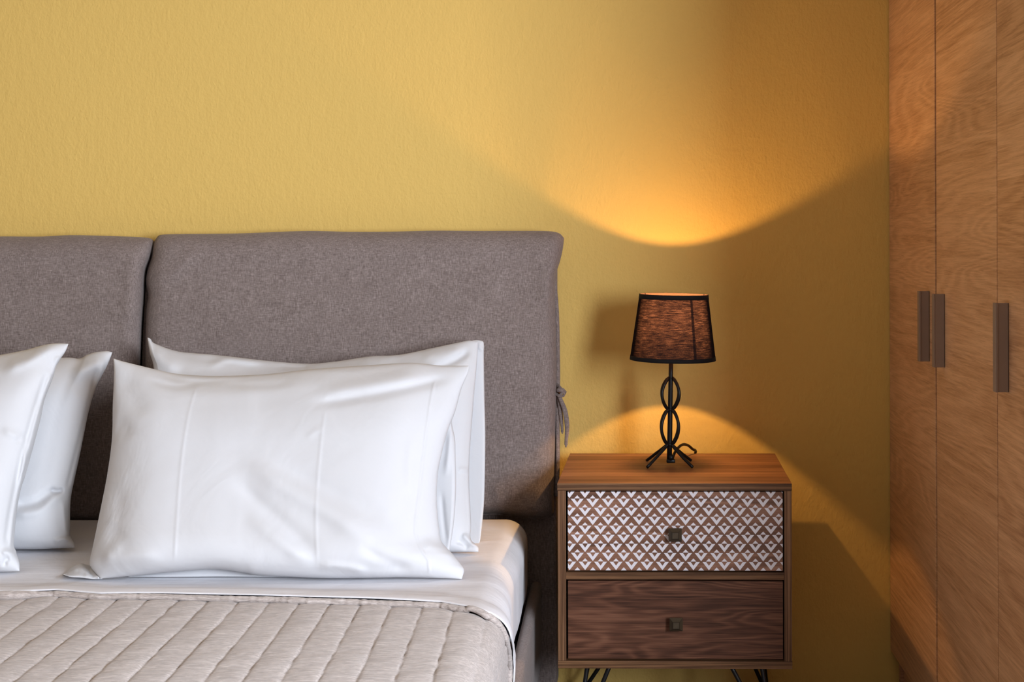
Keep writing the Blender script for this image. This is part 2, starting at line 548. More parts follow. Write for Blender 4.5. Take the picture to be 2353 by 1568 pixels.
# flat sheet folded back over the quilt
SMAX = FLAT+ARC+0.112
ns, nt = 420, 90
verts = []
random.seed(3)
for i in range(ns):
    s = SMAX*i/(ns-1)
    de = edge_at(s)
    for j in range(nt):
        t = j/(nt-1)
        d = 2.905+(de-2.905)*t
        dist = d-de
        off = 0.004+0.0125*smooth01(1-(dist-0.02)/0.09)
        off += 0.0018*math.exp(-((dist-0.066)/0.0028)**2)            # hem stitching
        off += 0.0016*mnoise.noise(Vector((s*2.6, d*24, 0.3))) + 0.0016*mnoise.noise(Vector((s*2.2, d*6, 4.3)))
        side = smooth01((s-FLAT)/0.06)
        off += side*(0.004*mnoise.noise(Vector((s*4, d*9, 9.1))) + 0.006*smooth01(1-dist/0.4))
        off -= 0.010*smooth01((s-(FLAT+ARC+0.09))/0.06)
        x, z, nx, nzz = section(s, off=off, d=d)
        verts.append((x, d-D, z))
me = bpy.data.meshes.new('bed_sheet')
me.from_pydata(verts, [], grid_faces(ns, nt)); me.update()
sheet = link('bed_sheet', me, M_SHEET, None, True)
md = sheet.modifiers.new('thick', 'SOLIDIFY'); md.thickness = 0.0016; md.offset = -1
tag(sheet, 'smooth white flat sheet on the mattress, folded back over the beige quilt', 'sheet')

# quilt
ns, nt = 900, 150
CHW = 0.0570
SLOPE = math.tan(math.radians(2.2))
def quilt_off(s, d):
    x = s + BX0+0.02
    c = (x + 0.3444 + (d-2.235)*SLOPE + 0.0010*mnoise.noise(Vector((s*30, d*38, 2))) )/CHW
    fr = c-math.floor(c)
    k = math.floor(c)
    puff = (abs(math.sin(math.pi*fr)))**0.21
    h = 0.0062*puff
    h += puff*0.0026*mnoise.noise(Vector((s*9, d*34, k*3.1)))
    h += puff*0.0022*mnoise.noise(Vector((s*14, d*11, k*1.7)))
    h += 0.003*mnoise.noise(Vector((s*3, d*4, 7)))
    return h
verts = []
for i in range(ns):
    s = SMAX*i/(ns-1)
    de = edge_at(s)
    for j in range(nt):
        t = (j/(nt-1))
        d = (de+0.045)+(0.86-(de+0.045))*t
        h = quilt_off(s, d)
        off = 0.002+h*smooth01((de+0.012-d)/0.02)
        side = smooth01((s-FLAT)/0.06)
        off += side*0.006
        x, z, nx, nzz = section(s, off=off, d=d)
        verts.append((x, d-D, z))
me = bpy.data.meshes.new('quilt')
me.from_pydata(verts, [], grid_faces(ns, nt)); me.update()
quilt = link('quilt', me, M_QUILT, None, True)
tag(quilt, 'beige channel-stitched quilt spread over the bed, its edge turned under the white sheet', 'quilt')
bm = bmesh.new()
pts = []; rs = []
n = 620
for i in range(n):
    s = 0.3+(FLAT+ARC+0.10-0.3)*i/(n-1)
    d = edge_at(s)-0.002+0.0015*mnoise.noise(Vector((s*9, 1, 1)))
    big = 0.0035*math.exp(-((s-(BX1*0+0.87))/0.05)**2)
    off = 0.0108+0.0012*mnoise.noise(Vector((s*6, 4, 1)))
    x, z, nx, nzz = section(s, off=off+(0.004 if s > FLAT else 0), d=d)
    pts.append((x, d-D, z)); rs.append(0.0056+big+0.0009*mnoise.noise(Vector((s*120, 2, 2)))+0.0010*mnoise.noise(Vector((s*25, 5, 2))))
add_tube(bm, pts, rs, 10, 1.3, up=(0, 0, 1))
bm_obj('rolled_edge', bm, M_QUILT, quilt, True)

# ------------------------------------------------------------------ headboard cushions
def cushion(name, top, bottom, left, right, label, rl=()):
    nu, nv = 220, 150
    G = coons(top, bottom, left, right, nu, nv)
    u = np.linspace(0, 1, nu)[:, None]*np.ones((1, nv)); v = np.linspace(0, 1, nv)[None]*np.ones((nu, 1))
    b = prof(u, 0.045, 0.05, 0.5)*prof(v, 0.045, 0.09, 0.5)
    puff = 0.010*np.sin(math.pi*u)**0.6*np.sin(math.pi*v)**0.6
    df = 2.978-0.055*b-puff - ridges(G, rl) - 0.003*nz(G, 0.006, 1.3)
    db = np.full_like(df, 2.985)
    # top rolls backwards over the panel
    df = df + 0.0*v
    return shell(name, G, df, db, M_FAB)
GRP_C = 'headboard cushions'
cr = cushion('headboard_cushion',
    [(362, 541), (372, 536.5), (420, 535), (550, 534), (700, 529), (800, 531), (900, 531), (1000, 529), (1100, 530), (1200, 530), (1262, 531), (1285, 536), (1296, 547)],
    [(335, 1196), (345, 1204), (500, 1200), (700, 1195), (900, 1190), (1080, 1184), (1140, 1181), (1180, 1187), (1230, 1191), (1260, 1189), (1271, 1180)],
    [(335, 1196), (331, 1100), (332, 950), (333, 833), (334, 753), (336, 707), (340, 677), (335, 645), (338, 622), (348, 590), (351, 567), (356, 550), (362, 541)],
    [(1271, 1180), (1271, 1120), (1273, 1054), (1275, 978), (1278, 893), (1278, 825), (1276, 710), (1276, 640), (1280, 620), (1287, 598), (1293, 572), (1296, 547)],
    '', [([(1290, 590), (1262, 640), (1255, 720)], 16, 0.010, 0.6), ([(1272, 640), (1268, 700), (1270, 780)], 7, -0.006, 0.6),
         ([(345, 640), (400, 620), (470, 560)], 18, 0.006, 0.8), ([(1120, 1150), (1200, 1130), (1262, 1140)], 26, 0.006, 0.8),
         ([(1150, 1176), (1140, 1140), (1142, 1105)], 12, 0.004, 0.8), ([(1240, 900), (1262, 980), (1268, 1060)], 12, 0.004, 0.8)])
tag(cr, 'grey taupe headboard cushion right of the gap, tied on with a fabric knot', 'cushion', GRP_C)
clft = cushion('headboard_cushion',
    [(-640, 545), (-600, 536), (-400, 538), (-200, 540), (0, 539.5), (92, 540), (161, 537), (230, 538.5), (300, 541), (333, 543), (347, 546), (352, 552)],
    [(-650, 1180), (-630, 1196), (-300, 1200), (0, 1204), (100, 1206), (220, 1208), (310, 1206), (321, 1196)],
    [(-650, 1180), (-650, 1000), (-650, 800), (-648, 620), (-640, 545)],
    [(321, 1196), (320, 1050), (320, 900), (321, 838), (324, 753), (328, 684), (331, 642), (334, 615), (343, 592), (350, 568), (352, 552)],
    '', [([(345, 570), (310, 640), (300, 760)], 22, 0.007, 0.6)])
tag(clft, 'grey taupe headboard cushion left of the gap, running out at the left of the bed', 'cushion', GRP_C)
# piping at the lower edge of the right cushion
bm = bmesh.new()
pp = catmull([(340, 1200), (500, 1199), (700, 1194), (900, 1189), (1080, 1183), (1140, 1180.5), (1180, 1186), (1230, 1190), (1256, 1188), (1268, 1180)], 120)
add_tube(bm, [P(a, b, 2.972) for a, b in pp], 0.0028, 8)
bm_obj('piping', bm, M_FAB, cr, True)
# side gusset strip
bm = bmesh.new()
pp = catmull([(1273, 640), (1279, 720), (1281, 825), (1281, 900), (1280, 980), (1280, 1060), (1277, 1140)], 60)
add_tube(bm, [P(a, b, 2.984) for a, b in pp], 0.0055, 8, 1.0)
bm_obj('side_seam', bm, M_FAB, cr, True)
# tie: knot with two tails
bm = bmesh.new()
k0 = P(1287, 903, 2.975)
add_tube(bm, [P(1275, 884, 2.985), P(1281, 886, 2.972), P(1287, 893, 2.966), P(1291, 900, 2.962), P(1287, 908, 2.960), P(1279, 908, 2.966), P(1276, 902, 2.975)], [0.003, 0.005, 0.0055, 0.006, 0.006, 0.005, 0.004], 10, 0.6)
add_tube(bm, [P(1276, 898, 2.968), P(1283, 896, 2.960), P(1292, 897, 2.958), P(1297, 902, 2.962), P(1294, 909, 2.966), P(1285, 911, 2.962), P(1278, 908, 2.966)], [0.004, 0.0055, 0.006, 0.006, 0.0055, 0.0055, 0.004], 10, 0.6)
def ribbon(bm, pl, w, d0, d1):
    pp = catmull(pl, 40); n = len(pp)
    add_tube(bm, [P(pp[i][0], pp[i][1], d0+(d1-d0)*i/(n-1)) for i in range(n)], [w*(0.75+0.35*math.sin(math.pi*min(1, i/n*1.2)))*(1 if i < n-2 else 0.45) for i in range(n)], 10, 0.35, up=(1, 0, 0))
ribbon(bm, [(1284, 908), (1289, 922), (1296, 940), (1300, 960), (1302, 985), (1300, 1010), (1299, 1028)], 0.0055, 2.962, 2.978)
ribbon(bm, [(1281, 908), (1285, 930), (1288, 955), (1290, 978), (1291, 997)], 0.0045, 2.970, 2.984)
bm_obj('tie', bm, M_FAB, cr, True)

# ------------------------------------------------------------------ pillows
def pil(name, top, bottom, left, right, dtop, T, rl, parent, nu=200, nv=150, plo=0.16, phi=0.16, pb=0.16, pt=0.22, thin=0.004, lift=0.006, seed=1.0, p=0.62, mat=None, dbot=None, wr=0.0022, back=0.8):
    G = coons(top, bottom, left, right, nu, nv)
    u = np.linspace(0, 1, nu)[:, None]*np.ones((1, nv)); v = np.linspace(0, 1, nv)[None]*np.ones((nu, 1))
    base = dz(G[:, 0, 1], ZM+lift+0.003) if dbot is None else np.full(nu, dbot)
    if dbot is None:
        base = np.full(nu, dz(max(p_[1] for p_ in bottom), ZM+lift+0.003))
    seam = base[:, None]+(dtop-base[:, None])*v
    b = prof(u, plo, phi, p)*prof(v, pb, pt, p)
    w = wr*nz(G, 0.008, seed, 1.0, 0.7)
    df = seam - thin/2 - T*b - ridges(G, rl) - w*np.minimum(1, b+0.3)
    db = seam + thin/2 + T*back*b
    return shell(name, G, df, db, mat or M_COT, parent)
GRP = 'white pillows leaning on the headboard'

# --- front right pillow
pf = empty('pillow', P(640, 1328, 2.45), label='large white pillow in front, nearest the nightstand, with an open hemmed end at its right', cat='pillow', group=GRP)
bpy.context.view_layer.update()
def pchild(o, par):
    o.parent = par; o.matrix_parent_inverse = par.matrix_basis.inverted(); return o
R_front = [
    ([(455, 872), (432, 950), (415, 1060), (405, 1180), (398, 1296)], 3.6, 0.0009, 0.15),
    ([(748, 920), (738, 1000), (728, 1100), (724, 1200), (728, 1315)], 4, 0.0009, 0.3),
    ([(540, 1040), (640, 1110), (760, 1180), (880, 1262)], 24, 0.0100, 0.6),
    ([(520, 1085), (600, 1160), (690, 1240), (745, 1300)], 20, -0.0075, 0.6),
    ([(600, 1050), (720, 1110), (830, 1165), (930, 1225)], 22, -0.0060, 0.6),
    ([(560, 1180), (640, 1240), (720, 1300)], 18, 0.0050, 0.6),
    ([(820, 1250), (880, 1285), (950, 1312)], 14, -0.0045, 0.6),
    ([(730, 1316), (745, 1300), (790, 1302), (850, 1316)], 10, 0.0050, 0.5),
    ([(330, 900), (520, 900), (640, 885), (800, 860)], 20, 0.0040, 0.6),
    ([(700, 930), (830, 910), (950, 886), (1050, 862)], 12, -0.0075, 0.4),
    ([(720, 905), (850, 882), (980, 862)], 15, 0.0060, 0.5),
    ([(266, 850), (300, 900), (330, 960)], 26, -0.0060, 0.7),
    ([(255, 960), (285, 985), (300, 1010)], 22, -0.0060, 0.9),
    ([(225, 1295), (260, 1260), (270, 1225)], 16, 0.0070, 0.8),
    ([(235, 1265), (262, 1240), (262, 1190)], 22, -0.0060, 0.9),
    ([(230, 1290), (300, 1275), (380, 1278)], 16, 0.0045, 0.7),
    ([(350, 850), (420, 872), (520, 875)], 8, -0.0035, 0.6),
    ([(410, 862), (470, 868), (560, 862)], 6, 0.0030, 0.6),
    ([(998, 872), (984, 950), (972, 1040), (962, 1130), (953, 1230), (984, 1290), (985, 1322)], 2.6, 0.0020, 0.05),
    ([(950, 985), (938, 1065), (945, 1150)], 10, 0.0022, 0.6),
    ([(700, 1010), (722, 990), (745, 985)], 8, 0.0016, 0.7),
    ([(640, 850), (760, 852), (900, 848)], 10, 0.0024, 0.6),
    ([(330, 868), (400, 885), (470, 878)], 8, -0.0040, 0.6),
    ([(500, 880), (600, 884), (690, 874)], 9, -0.0035, 0.6),
    ([(255, 1100), (275, 1160), (262, 1230)], 20, -0.0040, 0.8),
    ([(960, 1240), (1010, 1262), (1050, 1285)], 12, 0.0050, 0.6),
    ([(800, 1290), (880, 1305), (980, 1298)], 12, -0.0030, 0.7),
]
bottom_f = [(229, 1327), (300, 1321), (400, 1312), (490, 1306), (560, 1314), (600, 1320), (734, 1327), (837, 1327), (918, 1326), (1000, 1328), (1059, 1330)]
body = pil('pillowcase',
    [(260, 821), (286, 829), (355, 846), (408, 857), (490, 862), (600, 859), (696, 849), (772, 843), (849, 838), (944, 833), (1006, 839), (1045, 840), (1077, 840)],
    bottom_f,
    [(229, 1327), (208, 1302), (204, 1287), (212, 1250), (229, 1168), (245, 1087), (256, 1005), (258, 931), (261, 862), (260, 821)],
    [(1059, 1330), (1064, 1310), (1056, 1296), (1040, 1276), (1026, 1262), (1011, 1241), (1006, 1207), (1002, 1161), (1002, 1123), (1006, 1077), (1017, 1027), (1029, 985), (1044, 947), (1059, 893), (1075, 855), (1077, 840)],
    2.615, 0.078, R_front, None, nu=300, nv=200, plo=0.20, phi=0.28, pb=0.22, pt=0.34, seed=2.0)
pchild(body, pf)
# rear layer of its open end
o = pil('case_end_flap',
    [(1000, 866), (1020, 866), (1040, 872), (1050, 890)],
    [(980, 1300), (1000, 1295), (1015, 1283), (1030, 1270)],
    [(980, 1300), (970, 1150), (975, 1000), (1000, 866)],
    [(1030, 1270), (1041, 1200), (1046, 1122), (1045, 1040), (1044, 1008), (1037, 968), (1044, 930), (1050, 890)],
    2.640, 0.010, [([(1036, 975), (1030, 1040), (1022, 1100)], 7, 0.004, 0.6), ([(1012, 1120), (1018, 1200), (1026, 1262)], 6, -0.003, 0.6)], None, nu=60, nv=110, dbot=2.53, thin=0.003, seed=3)
pchild(o, pf)
# lower left corner turned out on the sheet
o = pil('case_corner',
    [(142, 1317), (160, 1303), (182, 1293), (205, 1299), (222, 1304)],
    [(142, 1317), (160, 1323), (185, 1325), (210, 1328), (233, 1328)],
    [(142, 1317), (142, 1316.5)],
    [(233, 1328), (230, 1318), (222, 1304)],
    2.445, 0.014, [([(205, 1303), (218, 1315), (228, 1327)], 4, 0.006, 0.3), ([(170, 1305), (185, 1312), (195, 1322)], 5, -0.004, 0.6), ([(200, 1308), (210, 1318), (214, 1325)], 4, -0.005, 0.6)], None, nu=50, nv=36, thin=0.003, seed=4, pt=0.4, pb=0.3)
pchild(o, pf)
# underside showing below the lifted front edge
o = pil('case_underside',
    [(290, 1312), (400, 1302), (490, 1298), (600, 1308), (720, 1316)],
    [(290, 1323), (400, 1324), (500, 1323.5), (600, 1324), (720, 1324)],
    [(290, 1323), (290, 1312)],
    [(720, 1324), (720, 1316)],
    2.412, 0.006, [], None, nu=70, nv=12, thin=0.003, seed=5, dbot=2.398)
pchild(o, pf)

# --- rear right pillow
pr = empty('pillow', P(760, 1268, 2.64), label='white pillow standing behind the large front pillow, against the right headboard cushion', cat='pillow', group=GRP)
bpy.context.view_layer.update()
R_rear = [
    ([(345, 785), (370, 820), (420, 850)], 18, 0.010, 0.7),
    ([(390, 806), (470, 822), (560, 828)], 10, -0.004, 0.6),
    ([(470, 842), (530, 823), (610, 834)], 9, 0.008, 0.6),
    ([(620, 838), (680, 842), (740, 834)], 7, -0.006, 0.6),
    ([(480, 815), (560, 826), (640, 832)], 8, 0.005, 0.6),
    ([(700, 836), (720, 850), (735, 870)], 8, 0.004, 0.6),
    ([(1085, 800), (1040, 830), (985, 850)], 9, -0.010, 0.5),
    ([(1070, 795), (1020, 812), (960, 822)], 12, 0.006, 0.5),
    ([(918, 816), (870, 828), (820, 830)], 10, 0.004, 0.5),
    ([(1097, 800), (1086, 931), (1075, 1077), (1078, 1200), (1078, 1250)], 3.0, 0.0030, 0.1),
    ([(1050, 1078), (1075, 1080)], 6, 0.004, 0.5),
    ([(1060, 1225), (1080, 1245), (1096, 1255)], 6, 0.010, 0.4),
    ([(1045, 1240), (1062, 1250), (1075, 1262)], 6, -0.006, 0.4),
]
body = pil('pillowcase',
    [(338, 773), (345, 776), (355, 787), (408, 805), (490, 813), (600, 826), (700, 834), (765, 830), (849, 818), (918, 814), (1002, 797), (1050, 787), (1078, 782), (1098, 785)],
    [(330, 1270), (500, 1270), (700, 1270), (900, 1270), (1032, 1268), (1075, 1268), (1097, 1268)],
    [(330, 1270), (322, 1200), (330, 1050), (345, 930), (353, 850), (343, 805), (338, 773)],
    [(1097, 1268), (1096, 1256), (1079, 1240), (1080, 1200), (1076, 1077), (1086, 931), (1095, 830), (1098, 785)],
    2.815, 0.062, R_rear, None, nu=240, nv=150, plo=0.16, phi=0.22, pb=0.2, pt=0.3, seed=7.0)
pchild(body, pr)
o = pil('case_end_flap',
    [(1040, 800), (1080, 783), (1107, 783), (1112, 795)],
    [(1040, 1262), (1075, 1262), (1092, 1258), (1098, 1251)],
    [(1040, 1262), (1040, 1100), (1040, 950), (1040, 800)],
    [(1098, 1251), (1103, 1230), (1111, 1142), (1114, 1008), (1112, 893), (1111, 817), (1112, 795)],
    2.825, 0.006, [([(1098, 790), (1104, 800), (1112, 806)], 4, 0.004, 0.3)], None, nu=60, nv=120, dbot=2.675, thin=0.003, seed=8)
pchild(o, pr)

# --- rear left pillow
pl2 = empty('pillow', P(-120, 1262, 2.66), label='white pillow in grey shade between the leftmost front pillow and the headboard gap', cat='pillow', group=GRP)
bpy.context.view_layer.update()
R_l2 = [
    ([(250, 812), (225, 830), (190, 845), (160, 870)], 16, 0.010, 0.6),
    ([(235, 850), (205, 870), (170, 910)], 26, -0.005, 0.7),
    ([(240, 815), (225, 880), (205, 960), (185, 1040), (166, 1120), (160, 1200)], 4, 0.0030, 0.1),
    ([(20, 1160), (80, 1150), (118, 1126), (150, 1120)], 11, -0.007, 0.5),
    ([(20, 1180), (85, 1172), (128, 1140), (152, 1136)], 12, 0.0065, 0.5),
    ([(112, 1120), (128, 1126), (146, 1122)], 5, -0.010, 0.5),
    ([(224, 840), (208, 900), (190, 975), (170, 1050), (152, 1120)], 4, -0.0040, 0.1),
    ([(142, 1140), (146, 1190), (152, 1235)], 6, 0.006, 0.6),
    ([(120, 1245), (140, 1236), (160, 1238)], 5, 0.006, 0.6),
]
body = pil('pillowcase',
    [(-560, 815), (-520, 835), (-300, 850), (0, 835), (139, 819), (180, 821), (200, 812), (220, 806), (245, 804), (257, 807)],
    [(-560, 1262), (-300, 1262), (0, 1260), (28, 1259), (82, 1259), (130, 1257), (169, 1256)],
    [(-560, 1262), (-570, 1150), (-570, 950), (-560, 815)],
    [(169, 1256), (168, 1246), (158, 1230), (157, 1221), (158, 1152), (167, 1103), (180, 1046), (192, 989), (204, 935), (220, 886), (242, 842), (252, 820), (257, 807)],
    2.80, 0.064, R_l2, None, nu=260, nv=150, plo=0.16, phi=0.17, pb=0.2, pt=0.28, seed=11.0)
pchild(body, pl2)

# --- front left pillow
pl1 = empty('pillow', P(-300, 1312, 2.47), label='leftmost white pillow, cut off by the left picture edge, its upper corner pointed', cat='pillow', group=GRP)
bpy.context.view_layer.update()
R_l1 = [
    ([(150, 792), (110, 800), (60, 825), (0, 850)], 14, 0.010, 0.5),
    ([(135, 812), (128, 835), (122, 862)], 6, 0.006, 0.4),
    ([(70, 1010), (58, 1000), (45, 1004), (40, 1020)], 9, -0.005, 0.7),
    ([(55, 1012), (52, 1060), (42, 1120)], 5, 0.005, 0.5),
    ([(118, 850), (92, 925), (70, 1000), (48, 1090), (30, 1180), (20, 1260)], 3.5, 0.0040, 0.1),
    ([(108, 850), (82, 925), (60, 1000), (38, 1090), (20, 1180), (10, 1250)], 5, -0.0040, 0.1),
    ([(0, 980), (40, 1000), (70, 1000)], 10, 0.004, 0.6),
    ([(0, 1270), (15, 1265), (30, 1275)], 7, 0.006, 0.6),
    ([(8, 1300), (10, 1285), (22, 1278)], 5, -0.006, 0.6),
]
body = pil('pillowcase',
    [(-700, 815), (-640, 838), (-400, 850), (-150, 838), (0, 812), (57, 801), (90, 792), (114, 787), (140, 786), (156, 787)],
    [(-700, 1312), (-400, 1312), (-100, 1312), (0, 1311), (42, 1309)],
    [(-700, 1312), (-710, 1150), (-708, 950), (-700, 815)],
    [(42, 1309), (41, 1290), (33, 1270), (26, 1250), (28, 1210), (33, 1168), (45, 1111), (73, 1021), (88, 964), (98, 915), (118, 866), (128, 835), (148, 806), (156, 787)],
    2.62, 0.078, R_l1, None, nu=280, nv=170, plo=0.16, phi=0.18, pb=0.22, pt=0.32, seed=13.0)
pchild(body, pl1)

# ------------------------------------------------------------------ nightstand
SC = 2.605/F
ns_ = empty('nightstand', (0.0818, 2.605-D, 0), math.radians(-1.07), 'walnut two-drawer nightstand on thin black legs, its upper drawer printed with white triangles', 'nightstand')
def zy(py): return CZ-(py-CY)*SC
def xx(px): return (px-1548.0)*SC
DP = 0.378
PAT = (xx(1324.4), zy(1147.6))
M_PAT = pattern_mat()
tp_ = box('top_panel', (xx(1278.5), xx(1817.5), 0, DP, zy(1128.5), zy(1111.5)), [M_TOP, M_EDGE_X], ns_, bev=0.0008)
for p_ in tp_.data.polygons:
    if p_.normal.y < -0.9 or abs(p_.normal.x) > 0.9: p_.material_index = 1
for x0, x1 in ((1279.5, 1298), (1799.5, 1817)):
    box('side_panel', (xx(x0), xx(x1), 0.0005, DP-0.001, zy(1520.5), zy(1128.8)), M_EDGE_Z, ns_, bev=0.0006)
box('bottom_panel', (xx(1279), xx(1817.8), 0, DP-0.001, zy(1538), zy(1520.7)), M_EDGE_X, ns_, bev=0.0006)
box('divider', (xx(1298.2), xx(1799.3), 0.0008, DP-0.02, zy(1333.5), zy(1316.5)), M_EDGE_X, ns_, bev=0.0005)
box('back_panel', (xx(1298.2), xx(1799.3), DP-0.012, DP-0.004, zy(1520.5), zy(1129)), M_DARK, ns_)
def drawer(y0, y1, mat, kx, ky):
    dr = box('drawer', (xx(1302.3), xx(1796.6), 0.0022, 0.018, zy(y1), zy(y0)), mat, ns_, bev=0.0006)
    bx = box('drawer_box', (xx(1304.5), xx(1794), 0.0182, DP-0.03, zy(y1-3), zy(y0+8)), M_DARK, dr)
    bm = bmesh.new()
    cx_, cz_ = xx(kx), zy(ky)
    h = 15.2*SC; q = 7.6*SC
    rings = []
    for hw, yy in ((0.0062, 0.0022), (0.0062, -0.008), (h*0.86, -0.0092), (h, -0.0105), (h, -0.0135), (q, -0.0215), (q*0.96, -0.0218)):
        rings.append([bm.verts.new((cx_+a*hw, yy, cz_+b*hw)) for a, b in ((-1, -1), (1, -1), (1, 1), (-1, 1))])
    for i in range(len(rings)-1):
        for k in range(4):
            bm.faces.new((rings[i][k], rings[i][(k+1) % 4], rings[i+1][(k+1) % 4], rings[i+1][k]))
    bm.faces.new(rings[0]); bm.faces.new(rings[-1])
    bmesh.ops.bevel(bm, geom=[e for e in bm.edges], offset=0.0004, segments=2, affect='EDGES')
    bm_obj('knob', bm, M_KNOB, dr)
    return dr
d1 = drawer(1131.6, 1313.0, M_PAT, 1549.5, 1227)
d1['label'] = 'upper drawer printed with white triangles'
d2 = drawer(1337.2, 1516.3, M_DRAWER, 1551, 1432)
d2['label'] = 'plain lower drawer with flowing wood grain'
ZB = zy(1538)
def hairpin(ax, ay, bx_, by_, fx, fy):
    bm = bmesh.new()
    f = Vector((fx, fy, 0.006))
    for (px_, py_) in ((ax, ay), (bx_, by_)):
        t = Vector((px_, py_, ZB-0.002))
        n_ = (t-f).normalized()
        side = Vector((px_-fx, py_-fy, 0)).normalized()*0.006
        pts = [t, f+side*1.3+Vector((0, 0, 0.014)), f+side*0.6+Vector((0, 0, 0.002)), f]
        add_tube(bm, catmull([tuple(p_) for p_ in pts], 18).tolist(), 0.0048, 10)
    add_box(bm, min(ax, bx_)-0.008, max(ax, bx_)+0.008, min(ay, by_)-0.008, max(ay, by_)+0.008, ZB-0.003, ZB-0.0001)
    bm_obj('hairpin_leg', bm, M_LEG, ns_, True)
hairpin(xx(1345), 0.045, xx(1398), 0.030, xx(1312), 0.020)
hairpin(xx(1440), 0.345, xx(1352), 0.33, xx(1306), DP-0.018)
hairpin(xx(1750), 0.045, xx(1678), 0.030, xx(1788), 0.020)
hairpin(xx(1772), 0.31, xx(1706), 0.35, xx(1797), DP-0.018)

# ------------------------------------------------------------------ table lamp
LD = 2.822
LXc = (1540-CX)*LD/F
TOPZ = zy(1111.5)
lamp = empty('table_lamp', (LXc, LD-D, TOPZ), 0.0, 'small black metal lamp with lit black linen shade, standing on the nightstand', 'lamp')
K = LD/F
def lz(py): return CZ-(py-CY)*K-TOPZ
tilt = math.radians(1.1)
def lean(x, y, z): return (x*math.cos(tilt)+z*math.sin(tilt)-0.0035, y, z*math.cos(tilt)-x*math.sin(tilt))
def lean_bm(bm):
    for v_ in bm.verts: v_.co = lean(*v_.co)
def fabric_shade():
    g = G_('black_linen_shade')
    v = g.coord()
    x, y, z = g.sep(v)
    ang = g.math('ARCTAN2', y, x)
    vec = g.comb(g.math('MULTIPLY', ang, 4.0), g.math('MULTIPLY', z, 420.0), 0.0)
    a = g.noise(vec, 1.0, 4, 0.7, 0.4)
    vec2 = g.comb(g.math('MULTIPLY', ang, 60), g.math('MULTIPLY', z, 320.0), 2.0)
    b = g.noise(vec2, 1.0, 3, 0.7)
    f = g.math('ADD', g.math('MULTIPLY', a, 0.6), g.math('MULTIPLY', b, 0.4))
    # seam in the lining
    sm = g.math('ABSOLUTE', g.math('SUBTRACT', ang, -1.01))
    seam = g.ramp(sm, [(0.028, 0.15), (0.045, 1.0)])
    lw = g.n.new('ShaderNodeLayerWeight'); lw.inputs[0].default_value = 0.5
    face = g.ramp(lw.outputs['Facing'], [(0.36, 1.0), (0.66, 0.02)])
    tcol = g.ramp(f, [(0.38, (0.0003, 0.00015, 0.00015)), (0.5, (0.0042, 0.0021, 0.0019)), (0.62, (0.0150, 0.0084, 0.0082))])
    patch = g.ramp(g.noise(g.comb(g.math('MULTIPLY', ang, 5), g.math('MULTIPLY', z, 70.0), 5.0), 1.0, 3, 0.6), [(0.34, 0.95), (0.64, 1.9)])
    tcol = g.mix(1.0, tcol, patch, 'MULTIPLY')
    tcol = g.mix(1.0, tcol, seam, 'MULTIPLY')
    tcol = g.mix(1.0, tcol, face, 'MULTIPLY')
    tr = g.n.new('ShaderNodeBsdfTranslucent'); g.set(tr.inputs[0], tcol)
    geo = g.n.new('ShaderNodeNewGeometry')
    dcol = g.mix(geo.outputs['Backfacing'], (0.010, 0.008, 0.009), (0.062, 0.034, 0.028))
    df = g.n.new('ShaderNodeBsdfDiffuse'); g.set(df.inputs[0], dcol)
    add = g.n.new('ShaderNodeAddShader'); g.t.links.new(tr.outputs[0], add.inputs[0]); g.t.links.new(df.outputs[0], add.inputs[1])
    return g.done(add.outputs[0])
R0, R1 = 98.5*K, 79.0*K                      # bottom / top radius
ZS0, ZS1 = lz(826.5), lz(677)
OX = 4*K
bm = bmesh.new()
add_lathe(bm, [(R0, ZS0), (R0*0.75+R1*0.25, ZS0*0.75+ZS1*0.25), ((R0+R1)/2, (ZS0+ZS1)/2), (R1, ZS1)], 96, cap=False, c=(OX, 0))
for v_ in bm.verts: v_.co = lean(*v_.co)
me = bpy.data.meshes.new('lamp_shade'); bm.to_mesh(me); bm.free()
shade = link('lamp_shade', me, fabric_shade(), lamp, True)
M_TRIM = plain('black_trim', (0.006, 0.005, 0.006), 0.8, 0, 0.2)
def trim(z0, z1):
    bm = bmesh.new()
    def rr(z): return R0+(R1-R0)*(z-ZS0)/(ZS1-ZS0)
    n = 96
    o_ = [(rr(z0)+0.0006, z0-0.0006), (rr(z1)+0.0006, z1+0.0006), (rr(z1)-0.0008, z1+0.0006), (rr(z1)+0.0001, z1-0.0001), (rr(z0)+0.0001, z0+0.0001), (rr(z0)-0.0008, z0-0.0006), (rr(z0)+0.0006, z0-0.0006)]
    add_lathe(bm, o_, n, cap=False, c=(OX, 0))
    bmesh.ops.remove_doubles(bm, verts=bm.verts, dist=1e-6)
    lean_bm(bm)
    return bm_obj('trim_band', bm, M_TRIM, shade, True)
trim(ZS0, ZS0+8*K); trim(ZS1-9.5*K, ZS1)
# fitter ring and spokes
bm = bmesh.new()
zr = ZS1-0.004
for a in (0.45, 0.45+2.094, 0.45+4.189):
    add_tube(bm, [(OX+0.011*math.cos(a), 0.011*math.sin(a), zr-0.012), (OX+0.03*math.cos(a), 0.03*math.sin(a), zr-0.004), (OX+(R1-0.001)*math.cos(a), (R1-0.001)*math.sin(a), zr)], 0.0012, 8)
add_tube(bm, [(OX+0.012*math.cos(t), 0.012*math.sin(t), zr-0.012) for t in np.linspace(0, 2*math.pi, 25)], 0.0016, 8)
lean_bm(bm)
bm_obj('shade_fitter', bm, plain('white_wire', (0.75, 0.72, 0.68), 0.4), lamp, True)
